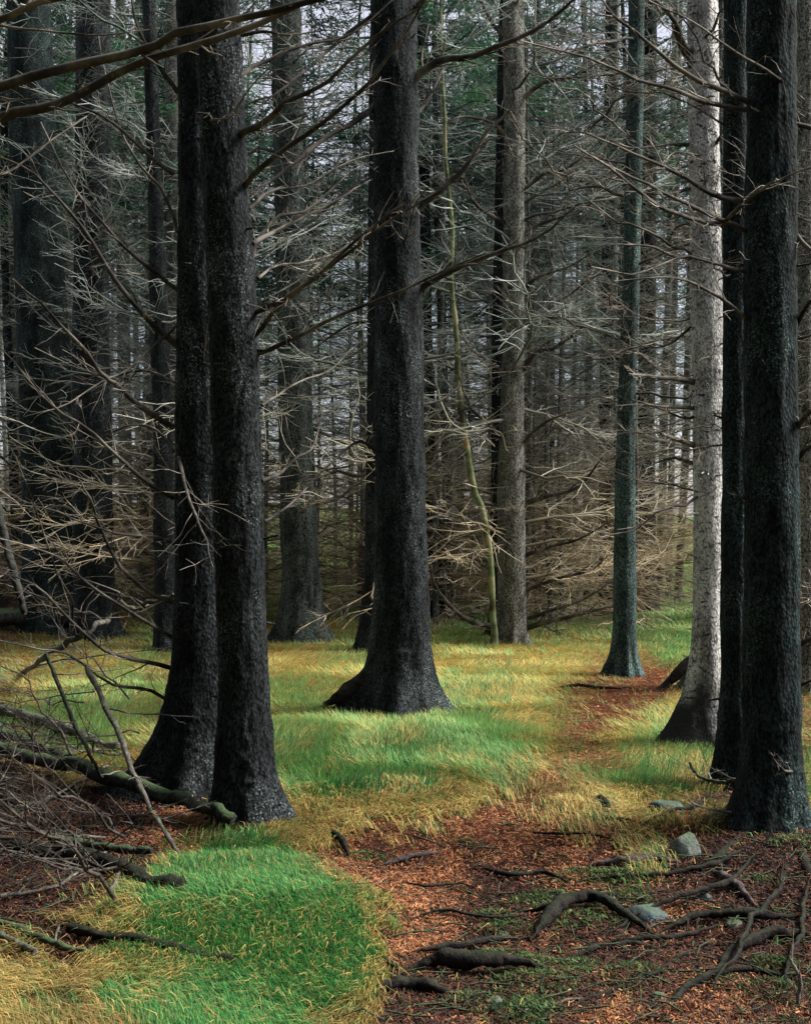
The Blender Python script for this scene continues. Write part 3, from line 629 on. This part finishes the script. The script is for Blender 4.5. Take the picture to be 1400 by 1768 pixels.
# boughs of the right hand trees reaching left
for pts, w, dd in (
    ([(1298,178),(1240,150),(1180,120),(1120,75),(1060,25),(1030,-20)], 4.5, .6),
    ([(1296,190),(1220,178),(1165,158),(1100,140),(1040,110),(900,70)], 4, .7),
    ([(1400,220),(1330,200),(1296,185)], 4, .1),
    ([(1292,345),(1250,342),(1200,318),(1150,290),(1080,260),(1010,228)], 4.5, .5),
    ([(1290,400),(1220,368),(1180,350),(1100,310),(1000,255)], 4, .8),
    ([(1242,385),(1200,380),(1140,350),(1060,290),(990,250)], 4, 1.0),
    ([(1286,548),(1250,525),(1190,490),(1140,480),(1060,485)], 3.2, .7),
    ([(1290,470),(1240,450),(1180,440),(1100,470),(1020,460)], 2.8, .6),
    ([(1246,390),(1290,345),(1340,310),(1400,290)], 3.5, 1.2),
    ([(1372,160),(1320,120),(1260,80),(1200,40),(1120,0)], 3, .8),
    ([(1286,860),(1270,855),(1255,850)], 2, .1),
    ([(1380,1330),(1350,1330),(1330,1300)], 3, .5),
    ([(1288,1405),(1240,1400),(1200,1390),(1180,1370)], 2.2, .2)):
    H('T15', pts, w, dd, n2=10, spread=.24)
for pts, w, dd in (
    ([(1200,660),(1160,655),(1110,648),(1085,645)], 5, .6),
    ([(1200,770),(1150,750),(1125,735)], 4.5, .6),
    ([(1200,705),(1150,702),(1090,690)], 3.4, .5),
    ([(1200,125),(1180,90),(1165,55),(1160,40)], 5, .3),
    ([(1195,90),(1180,75),(1160,30),(1120,-10)], 7, .4),
    ([(1192,250),(1150,250),(1100,255),(1060,245)], 3, .3),
    ([(1195,325),(1150,335),(1080,330)], 3, .3),
    ([(1200,720),(1180,722),(1120,700),(1060,700)], 2.6, .2),
    ([(1196,445),(1160,440),(1120,425),(1040,420)], 3, .5),
    ([(1198,560),(1160,590),(1120,600),(1080,580)], 2.6, -.3),
    ([(1240,140),(1262,130),(1280,100)], 2.4, .2),
    ([(1224,265),(1240,240),(1252,215)], 4, .2),
    ([(1200,800),(1165,790),(1130,800)], 3.4, -.3)):
    H('T13', pts, w, dd, n2=9, spread=.3)
for pts, w, dd in (
    ([(1370,750),(1390,720),(1430,690)], 6, .2), ([(1378,790),(1400,770),(1450,760)], 5, .1), ([(1378,1115),(1410,1100),(1460,1100)], 5, .1),
    ([(1378,1185),(1400,1175),(1450,1160)], 3.4, .1), ([(1375,560),(1400,520),(1440,500)], 4, .2), ([(1370,400),(1400,430),(1440,440)], 4, .2)):
    H('T15', pts, w, dd, n2=6, spread=.3)
# random whorls on the mid-distance trees
for key, n, z0, z1, L0, L1 in (('T5', 46, 1.0, 9, .9, 2.2), ('T9b', 50, .5, 9, .9, 2.1), ('T9a', 34, .5, 9, .9, 2.1), ('T12', 34, 2.2, 8, .6, 1.5), ('T8', 48, .4, 10, .9, 2.2),
    ('T6', 26, .6, 9, .7, 1.8), ('T3', 34, .5, 8, .7, 1.8), ('T3b', 34, .5, 9, .9, 2), ('T1', 22, 1.4, 9, .7, 1.4), ('T2', 24, 1.2, 9, .7, 1.5), ('T11a', 40, .3, 10, .8, 2), ('T11b', 40, .3, 10, .8, 2),
    ('T17', 40, .5, 10, .9, 2), ('T18', 24, .5, 9, .5, 1.2), ('T19', 24, .5, 9, .5, 1.2), ('T20', 24, .5, 9, .5, 1.2), ('T16', 34, .3, 6, .5, 1.4), ('T13b', 20, 1.4, 6, .5, 1.2), ('T21', 34, .3, 9, .8, 1.8),
    ('T14', 8, 1.8, 4, .4, .8), ('T13', 14, 1.6, 5, .4, 1.1)):
    rnd_branches(key, n, z0, z1, L0, L1, sum(map(ord, key)))

# ------------------------------------------------------------------ trees further back
def big_variant(seed, nb, zmax, crown0, crown1, nc):
    r = np.random.default_rng(seed); g = Geo()
    for q in range(nb):
        z = .25+(zmax-.25)*(q+r.uniform(0, 1))/nb; u = UNIT[r.integers(0, 14)]; L = r.uniform(1.1, 2.6)
        g.add(xform(u[0], (0, 0, z), r.uniform(0, 6.283), r.uniform(-.25, .35), L, r.uniform(-.6, .6)), u[1], u[2][:, 0])
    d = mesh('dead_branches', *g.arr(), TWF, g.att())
    VV = []
    for q in range(nc):                                # needle sprays hang along living boughs
        z = crown0+(crown1-crown0)*r.uniform(0, 1)**1.3; a = r.uniform(0, 6.283); L = (2.7*(1-(z-crown0)/(crown1+2-crown0)))*r.uniform(.5, 1.1)
        m_ = int(40+150*L/2.7); s = r.uniform(.15, 1, m_); w = r.normal(0, .19, m_)*s*L*.8
        p0 = np.stack([s*L*math.cos(a)-w*math.sin(a), s*L*math.sin(a)+w*math.cos(a), z-.28*s*s*L+.12*s*L-np.abs(r.normal(0, .07, m_))], -1)
        d3 = np.stack([math.cos(a)+r.normal(0, .6, m_), math.sin(a)+r.normal(0, .6, m_), r.normal(-.45, .35, m_)], -1); d3 *= (r.uniform(.07, .16, m_)/np.linalg.norm(d3, axis=1))[:, None]
        e = np.cross(d3, r.normal(0, 1, (m_, 3))); e *= (r.uniform(.008, .018, m_)/(np.linalg.norm(e, axis=1)+1e-9))[:, None]
        VV.append(np.stack([p0-e, p0+e, p0+d3], 1).reshape(-1, 3))
    V = np.concatenate(VV); c = mesh('crown', V, np.arange(len(V)).reshape(-1, 3), NEEDLE, None, False)
    return d, c
VAR = [big_variant(40+q, 88, 8.5, 5.2+.5*q, 13, 130) for q in range(3)]
trs = []
BRUSH = []
for q in range(2):
    r = np.random.default_rng(500+q); g = Geo()
    for k in range(88):
        z = .1+6.5*(k+r.uniform(0, 1))/88; u = UNIT[r.integers(0, 14)]
        g.add(xform(u[0], (0, 0, z), r.uniform(0, 6.283), r.uniform(-.3, .3), r.uniform(.8, 1.7)*(1-z/10), r.uniform(-.6, .6)), u[1], u[2][:, 0])
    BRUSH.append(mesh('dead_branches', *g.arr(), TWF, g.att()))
THIN = trunk_mesh('trunk', lambda z: (.05*np.sin(z*.9), .04*np.cos(z*.7)), lambda z: np.clip(.038*(1-z/9), .006, 1), [], BKO, 8, 30, 8, .003, 60)
for q in range(4):
    ph = q*1.7
    trs.append(trunk_mesh('trunk', lambda z, ph=ph: (.10*np.sin(z*.5+ph), .08*np.cos(z*.4+ph)), lambda z: np.clip(.068*(1-z/19), .012, 1), [], (BK, BKO, BKG, BKT)[q], 14, 46, 18, .006, 60+q, stubs=0))
GAPS = [(-90, 130, 'left of the stout teal edged trunk'), (130, 310, 'left of the large black pair'), (310, 480, 'behind the large black pair'), (480, 640, 'between grey green and centre trunks'),
        (640, 850, 'between centre and olive grey trunks'), (850, 1060, 'between olive grey and slender teal trunks'), (1060, 1200, 'between slender teal and pale trunks'), (1200, 1480, 'behind the dark trunks on the right')]
r = np.random.default_rng(99); placed = []
def back_tree(px, D, sc=None, crown=True, label=None, group=None):
    v = r.integers(0, 3); x = (px-CX)/F*D; z = h1(x, D)
    bk = int(r.integers(0, 4)); word = ('dark', 'olive', 'grey', 'teal')[bk]; row = 'just inside the thicket' if D < 18 else 'some way into the wood' if D < 25 else 'deep in the wood' if D < 33 else 'at the back of the wood'
    if label is None:
        for a, b_, s in GAPS:
            if a <= px < b_: break
        label = 'slim %s spruce %s %s' % (word, row, s); group = 'far spruces'
    e = empty('spruce_tree', (x, D, z-.05), label, 'spruce tree', group)
    s = sc or r.uniform(.85, 1.2); e.scale = (s, s, s); e.rotation_euler = (r.normal(0, .012), r.normal(0, .012), r.uniform(0, 6.28))
    link('trunk', trs[bk], e)
    o = link('dead_branches', VAR[v][0], e); o['kind'] = 'stuff'; o.rotation_euler.z = r.uniform(0, 6.28)
    if crown: o = link('crown', VAR[v][1], e); o['kind'] = 'stuff'; o.rotation_euler.z = r.uniform(0, 6.28)
for row, (D0, n) in enumerate(((16.5, 9), (19, 12), (23, 13), (28, 12), (36, 11))):
    for q in range(n):
        px = -70+1540*(q+r.uniform(.1, .9))/n
        if 1090 < px < 1200 and D0 < 24: continue
        back_tree(px, D0*r.uniform(.94, 1.08), crown=r.uniform() < (.55 if px < 330 or px > 930 else .4))
for q in range(8):                                    # the same wood carries on past the right edge
    back_tree(1560+150*q, 15+(q*5.3) % 14, crown=q % 2 == 0, label='spruce outside the right edge of the picture', group='spruces past the right edge')
for q in range(74):
    D = 14.4+8*q/52; px = r.uniform(300, 1190) if q % 4 and q < 52 else r.uniform(430, 1060) if q >= 52 else r.uniform(-40, 300)
    if 1095 < px and D < 20: px -= 250
    for a, b_, s in GAPS:
        if a <= px < b_: break
    x = (px-CX)/F*D; e = empty('dead_sapling', (x, D, h1(x, D)-.05), 'thin dead young spruce %s %s' % ('at the thicket front' if D < 17.5 else 'in mid thicket' if D < 20.5 else 'far in the thicket', s), 'dead sapling', 'dead young spruces')
    e.rotation_euler.z = r.uniform(0, 6.28); k = r.uniform(.8, 1.25); e.scale = (k, k, k)
    link('trunk', THIN, e); o = link('dead_branches', BRUSH[q % 2], e); o['kind'] = 'stuff'
DENSE = big_variant(77, 30, 5, .8, 16, 520)
ring = [(-6.6-1.1*(q % 2), -4+q*1.7) for q in range(11)]+[(-5.5+q*2.0, -5.6-1.5*(q % 2)) for q in range(8)]+[(-10.5, -3+q*3.0) for q in range(6)]+[(-5+q*3.2, -10) for q in range(6)]
for q, (e_x, e_y) in enumerate(ring):                 # unseen dense spruces, added left and behind the viewer to cut skylight
    if e_y > 6.5: continue
    e = empty('spruce_tree', (e_x, e_y, h1(e_x, e_y)-.05), 'unseen dense low branched spruce added outside the picture to block skylight', 'spruce tree', 'added dense spruces outside the picture')
    e.rotation_euler.z = q*1.9; e.scale = (1.2, 1.2, 1.15); link('trunk', trs[q % 4], e)
    o = link('dead_branches', DENSE[0], e); o['kind'] = 'stuff'; o = link('crown', DENSE[1], e); o['kind'] = 'stuff'

# ------------------------------------------------------------------ roots, logs, stones and sticks on the floor
def lying(name, pts, rpx, label, cat, m, seed=0, lift=.3, tip=.6, sides=10, twigs=0, rough=.10, group=None, hang=None):
    q = np.array([G(a, b_) if not c_ else P(a, b_, c_[0]) for a, b_, *c_ in pts]); D = q[:, 1]; base = q[0].copy(); rad_ = rpx*(.66 if name == 'tree_root' else 1.2)/F*D.mean()
    q[:, 2] += [rad_*lift+.02 if len(p_) == 2 else 0 for p_ in pts]; r = np.random.default_rng(seed+int(abs(pts[0][0]))+int(pts[0][1]))
    n = 40; c = bez(q, n); c = wiggle(c, .02, r); rr_ = rad_*np.linspace(1, tip, n)*(1+rough*.6*r.normal(0, 1, n))*(.82+.36*fbm(np.linspace(0, 7, n), seed+q[0, 0]*3))
    if name == 'tree_root' or 'path' in label:                            # both ends run into the soil
        s_ = np.linspace(0, 1, n); en = np.clip(np.minimum(s_, 1-s_)/.3, .1, 1)**.8; rr_ = rr_*en; c[:, 2] -= rad_*1.4*(1-en)-rad_*.25
    g = Geo(); g.tube(c-base, rr_, sides, True); V, Fc = g.arr(); V = V+rad_*.7*(np.stack([fbm(V[:, 0]*45+k_, V[:, 1]*45, V[:, 2]*45) for k_ in (0, 9, 23)], -1)-.5)
    if name == 'tree_root':
        rings = len(V)
        for k in range(3):                              # rootlets branching into the litter
            j = r.integers(6, n-6); d = unit(c[j+1]-c[j]); sd_ = unit(np.cross(d, (0, 0, 1.)))*r.choice([-1, 1]); L = rad_*r.uniform(3, 9); ee = c[j]+(d*r.uniform(-.5, 1)+sd_)*L
            ee[2] = h1(ee[0], ee[1])-.01; mm_ = (c[j]+ee)/2+np.array([0, 0, -rad_*.1]); g2 = Geo(); g2.tube(wiggle(bez([c[j]-base, mm_-base, ee-base], 9), .05, r), rr_[j]*np.linspace(.5, .1, 9), 6); v2, f2 = g2.arr()
            Fc = np.concatenate([Fc, f2+len(V)]); V = np.concatenate([V, v2])
    if not twigs: o = link(name, mesh(name, V, Fc, m), None, base); return tag(o, label, cat, group)
    e = empty(name, base, label, cat, group); link('stem', mesh('stem', V, Fc, m), e)
    for k in range(twigs):
        j = int((k+.5)/twigs*(n-2)); d = unit(c[j+1]-c[j]); sd_ = unit(np.cross(d, (0, 0, 1.))+np.array([0, 0, abs(r.normal(.3, .5))]))*(1 if k % 2 else -1); sd_[2] = abs(sd_[2]); L = r.uniform(.15, .45)*np.linalg.norm(c[-1]-c[0])
        g = Geo(); grow(g, [c[j]-base, c[j]-base+(d*.6+sd_*.6)*L*.5, c[j]-base+(d*.9+sd_)*L], rr_[j]*.45, r, 6, 1, 4, spread=.35)
        link('twig', mesh('twig', *g.arr(), TWN, g.att()), e)
    return e
Ly = lying
Ly('fallen_log', [(-60,1292),(60,1335),(150,1372),(280,1418),(345,1436),(402,1448)], 12, 'long mossy log running down from the left edge to the foot of the black pair', 'log', LOGM, lift=1.5, tip=.6)
Ly('fallen_log', [(-60,1228),(60,1256),(130,1280),(205,1304)], 9, 'grey log in the grass above the long mossy log', 'log', LOGP, lift=.8)
Ly('fallen_log', [(-60,1262),(20,1290),(70,1310),(125,1322)], 10, 'short dark log between the grey log and the long mossy log', 'log', LOGM, lift=.6)
Ly('fallen_log', [(-60,1462),(60,1484),(180,1508),(250,1538),(312,1550)], 16, 'thick rotten black log ending at the green hummock', 'log', ROOT, lift=.5)
Ly('fallen_log', [(90,1480),(180,1494),(262,1502)], 8, 'thin broken log lying on top of the thick rotten one', 'log', LOGM, lift=2.5)
Ly('fallen_log', [(120,1628),(200,1642),(290,1656),(345,1668),(402,1684)], 8, 'black pole lying in the grass at the bottom left', 'log', ROOT, lift=1.2)
Ly('fallen_log', [(-60,1590),(30,1625),(120,1662),(230,1690)], 7, 'dark pole sunk in the grass left of the black pole', 'log', LOGM, lift=.8)
Ly('fallen_log', [(-40,1628),(10,1642),(62,1672)], 7, 'short pale stick log at the left edge near the bottom', 'log', LOGP, lift=1.5)
Ly('fallen_log', [(-80,1092),(40,1090),(120,1092),(200,1094)], 14, 'dark log lying across the feet of the two left trunks', 'log', LOGM, lift=1)
Ly('fallen_log', [(700,1690),(760,1684),(830,1694),(890,1690),(952,1684)], 13, 'thick dark log at the bottom of the path', 'log', ROOT, lift=.8, tip=.7)
Ly('fallen_log', [(615,1724),(690,1716),(745,1722),(795,1728)], 11, 'dark log piece below the thick path log', 'log', ROOT, lift=.3)
# exposed roots
Ly('tree_root', [(912,1634),(945,1604),(985,1580),(1030,1574),(1075,1596),(1150,1630)], 20, 'big black arching root hump in the path', 'root', ROOT, lift=.55, tip=.7)
Ly('tree_root', [(1420,1590),(1290,1600),(1200,1606),(1125,1622)], 14, 'long dark root reaching left from the right edge', 'root', ROOT, lift=.4)
Ly('tree_root', [(1430,1625),(1330,1634),(1270,1660),(1200,1730)], 18, 'thick bending root below the long dark one', 'root', ROOT, lift=.4)
Ly('tree_root', [(1228,1512),(1255,1530),(1280,1548),(1320,1590)], 14, 'brown root running down from the mossy stone to the right', 'root', ROOTP, lift=.4)
Ly('tree_root', [(655,1502),(700,1496),(735,1490),(765,1480)], 9, 'thin worn root across the upper path on its left', 'root', ROOTP, lift=.6)
Ly('tree_root', [(560,1446),(585,1462),(602,1494)], 11, 'dark root stub at the top of the bank below the black pair', 'root', ROOT, lift=.4)
Ly('tree_root', [(950,1192),(1000,1190),(1050,1194),(1095,1190)], 5, 'black root lying over the far path', 'root', ROOT, lift=.6)
Ly('tree_root', [(1022,1388),(1042,1400),(1058,1424)], 11, 'short thick dark root stub where grass meets the path', 'root', ROOT, lift=1.2)
Ly('tree_root', [(1032,1418),(1065,1424),(1110,1430)], 5, 'thin brown root just below the short root stub', 'root', ROOTP, lift=.5)
Ly('tree_root', [(1010,1500),(1080,1502),(1130,1496),(1195,1500)], 15, 'pinkish grey worn root lying flat in mid path', 'root', ROOTP, lift=.2)
Ly('tree_root', [(645,1662),(672,1680),(700,1700)], 9, 'black root end poking from the bank of the hummock', 'root', ROOT, lift=.4)
Ly('tree_root', [(960,1672),(1030,1652),(1090,1640),(1150,1652)], 10, 'slim black root below the big arching hump', 'root', ROOT, lift=.5)
Ly('tree_root', [(700,1655),(780,1650),(860,1636),(935,1628)], 10, 'slim root joining the left end of the arching hump', 'root', ROOT, lift=.3)
Ly('tree_root', [(1040,1640),(1120,1634),(1200,1630),(1260,1600)], 8, 'very thin root trailing right of the arching hump', 'root', ROOT, lift=.5)
Ly('tree_root', [(1130,1768),(1180,1720),(1230,1700),(1300,1690),(1420,1710)], 13, 'dark root curving through the bottom right corner', 'root', ROOT, lift=.3)
Ly('tree_root', [(820,1500),(880,1520),(940,1520),(1000,1545)], 8, 'thin dark root amid the orange needles', 'root', ROOT, lift=.5)
for pts, w, lb in (
    ([(1300,1462),(1240,1500),(1160,1520),(1060,1526),(960,1548)], 8, 'long low root creeping left from the broad black trunk'),
    ([(1310,1475),(1270,1540),(1190,1570),(1100,1600),(1010,1650)], 9, 'long dark root running down to the middle of the path'),
    ([(1350,1490),(1345,1560),(1300,1620),(1260,1700),(1210,1768)], 9, 'dark root winding from the broad black trunk to the bottom edge'),
    ([(1400,1520),(1390,1600),(1370,1680),(1350,1768)], 9, 'dark root along the right edge of the picture'),
    ([(1240,1372),(1200,1400),(1140,1420),(1085,1450)], 6, 'thin root from the narrow dark trunk into the path'),
    ([(700,1600),(760,1590),(830,1600),(900,1590),(960,1560)], 5, 'thin root crossing the orange needles in mid path'),
    ([(690,1530),(740,1545),(800,1540),(850,1560)], 4, 'hair thin root left in the orange needles'),
    ([(960,1760),(1040,1730),(1130,1700),(1190,1660),(1240,1640)], 7, 'slim dark root slanting across the lower right litter'),
    ([(900,1440),(960,1455),(1030,1452),(1090,1470)], 5, 'thin dark root near the grass end of the path')):
    Ly('tree_root', pts, w, lb, 'root', ROOT, lift=.6, tip=.45)
Ly('tree_root', [(830,1768),(870,1752),(930,1756)], 9, 'root end at the bottom edge of the path', 'root', ROOT, lift=.3)
# sticks
Ly('dead_stick', [(150,1150,5.6),(215,1290,5.3),(250,1375,5.2),(312,1490)], 4.6, 'long pale stick leaning over the mossy log', 'stick', LOGP, twigs=3)
Ly('dead_stick', [(80,1130,5.8),(130,1240,5.6),(165,1310,5.5),(182,1362)], 3.2, 'dark stick standing in the twig tangle left of the pale one', 'stick', LOGM, twigs=4)
Ly('dead_stick', [(-10,860,7),(15,950,6.9),(30,1010,6.8),(42,1060,6.8)], 7, 'bent dark stem at the left edge before the stout trunk', 'stick', LOGM, twigs=3)
Ly('dead_stick', [(40,1165),(120,1105,6.6),(190,1068,6.6),(300,1026,6.4)], 4.5, 'long pale branch propped from the grass up to the black pair', 'stick', LOGP, twigs=4)
Ly('dead_stick', [(-30,1420),(0,1414),(70,1404),(130,1374),(185,1338)], 2.6, 'thin bare stick above the thick rotten log', 'stick', LOGP, lift=3, twigs=4)
Ly('dead_stick', [(0,1570),(90,1548),(140,1520),(188,1485)], 2.6, 'forked pale stick over the rotten log', 'stick', LOGP, lift=3, twigs=4)
Ly('dead_stick', [(186,1570),(200,1540),(210,1515)], 3.4, 'short grey stick standing by the rotten log end', 'stick', LOGP, lift=3)
Ly('dead_stick', [(80,1665),(100,1610),(106,1560,4.4),(98,1500,4.4)], 2.2, 'thin stick rising from the grass at the lower left', 'stick', LOGP, twigs=4)
Ly('dead_stick', [(1378,1800,3.55),(1376,1740,3.55),(1378,1690,3.55),(1362,1652,3.6)], 4, 'pale forked dead twig in the bottom right corner', 'stick', LOGP, twigs=4)
Ly('dead_stick', [(1025,1532),(1026,1500,4.95),(1045,1488,4.95),(1078,1468,4.95)], 3.6, 'short crooked stick standing in mid path', 'stick', ROOTP)
Ly('dead_stick', [(905,1762),(950,1752),(985,1742),(1010,1738)], 2.6, 'thin pale stick lying at the bottom edge', 'stick', LOGP)
Ly('dead_stick', [(0,1760),(30,1730),(55,1722)], 3, 'brown stick in the straw at the bottom left corner', 'stick', ROOTP, twigs=2)
Ly('dead_stick', [(1290,1340,5.6),(1250,1350,5.9),(1205,1342,6.1),(1190,1318,6.3)], 3, 'dark thin branch lying at the foot of the narrow dark trunk', 'stick', LOGM, twigs=3)
# the tangle of brushwood at the left
for k in range(48):
    px, py = r.uniform(-40, 270), r.uniform(1150, 1600); b0 = G(px, py)
    o = link('dead_branch', UMESHD[r.integers(0, 14)] if k % 4 else UMESH[r.integers(0, 14)], None, (b0[0], b0[1], b0[2]+r.uniform(.02, .15))); L = r.uniform(.5, 1.3); o.scale = (L, L, L)
    o.rotation_euler = (r.uniform(-.8, .8), -r.uniform(-.1, .9), r.uniform(2.3, 4.6))
    wh = 'beyond the grey log' if py < 1230 else 'lying over the grey log' if py < 1310 else 'lying across the long mossy log' if py < 1420 else 'above the thick rotten log' if py < 1510 else 'over the thick rotten log' if py < 1570 else 'in the straw below the rotten log'
    ww = 'at the picture edge' if px < 60 else 'halfway to the black pair' if px < 170 else 'close to the black pair'; sz = 'long' if L > .9 else 'short'
    tag(o, '%s bare branch %s %s' % (sz, wh, ww), 'dead branch', 'branches of the lower left brushwood')
# stones
def stone(px, py, w, hgt, label, m, seed):
    b0 = G(px, py+hgt/2); D = b0[1]; rx, rz = w/2/F*D, hgt/F*D
    import bmesh
    bm = bmesh.new(); bmesh.ops.create_icosphere(bm, subdivisions=4, radius=1)
    V = np.array([v.co[:] for v in bm.verts]); Fc = np.array([[v.index for v in f.verts] for f in bm.faces]); bm.free()
    rs = np.random.default_rng(seed)
    for q in range(9):                                 # cut flat facets
        n_ = unit(rs.normal(0, 1, 3)); d = rs.uniform(.62, .85); over = np.maximum(V@n_-d, 0); V = V-over[:, None]*n_*.92
    V = V*(1+.12*(fbm(V[:, 0]*3+seed, V[:, 1]*3, V[:, 2]*3)-.5))[:, None]*np.array([rx, rx*.8, rz])*1.15
    tag(link('stone', mesh('stone', V, Fc, m), None, b0+np.array([0, 0, rz*.1])), label, 'stone')
stone(1150, 1394, 56, 20, 'flat bluish stone at the grass edge near the right trunks', STONEB, 1)
stone(1184, 1462, 52, 34, 'pale mossy stone, the tallest one beside the path', STONE, 2)
stone(1118, 1580, 64, 24, 'pointed blue grey stone right of the arching root', STONEB, 3)
stone(852, 1733, 28, 16, 'small white stone below the thick path log', STONE, 4)
stone(1136, 1726, 28, 12, 'tiny pale stone near the bottom right roots', STONE, 5)
stone(866, 1616, 26, 12, 'small stone left of the arching root', STONE, 6)
stone(1215, 1552, 26, 12, 'little dull stone beneath the brown root', STONEB, 7)
stone(1268, 1598, 30, 12, 'small grey stone beside the long dark root', STONE, 9)
stone(965, 1545, 26, 10, 'grey pebble in the orange needles', STONE, 10)
stone(1228, 1412, 34, 12, 'low dark stone under the broad black trunk', STONEB, 11)
stone(1042, 1550, 40, 12, 'flat half buried stone in mid path', STONEB, 8)
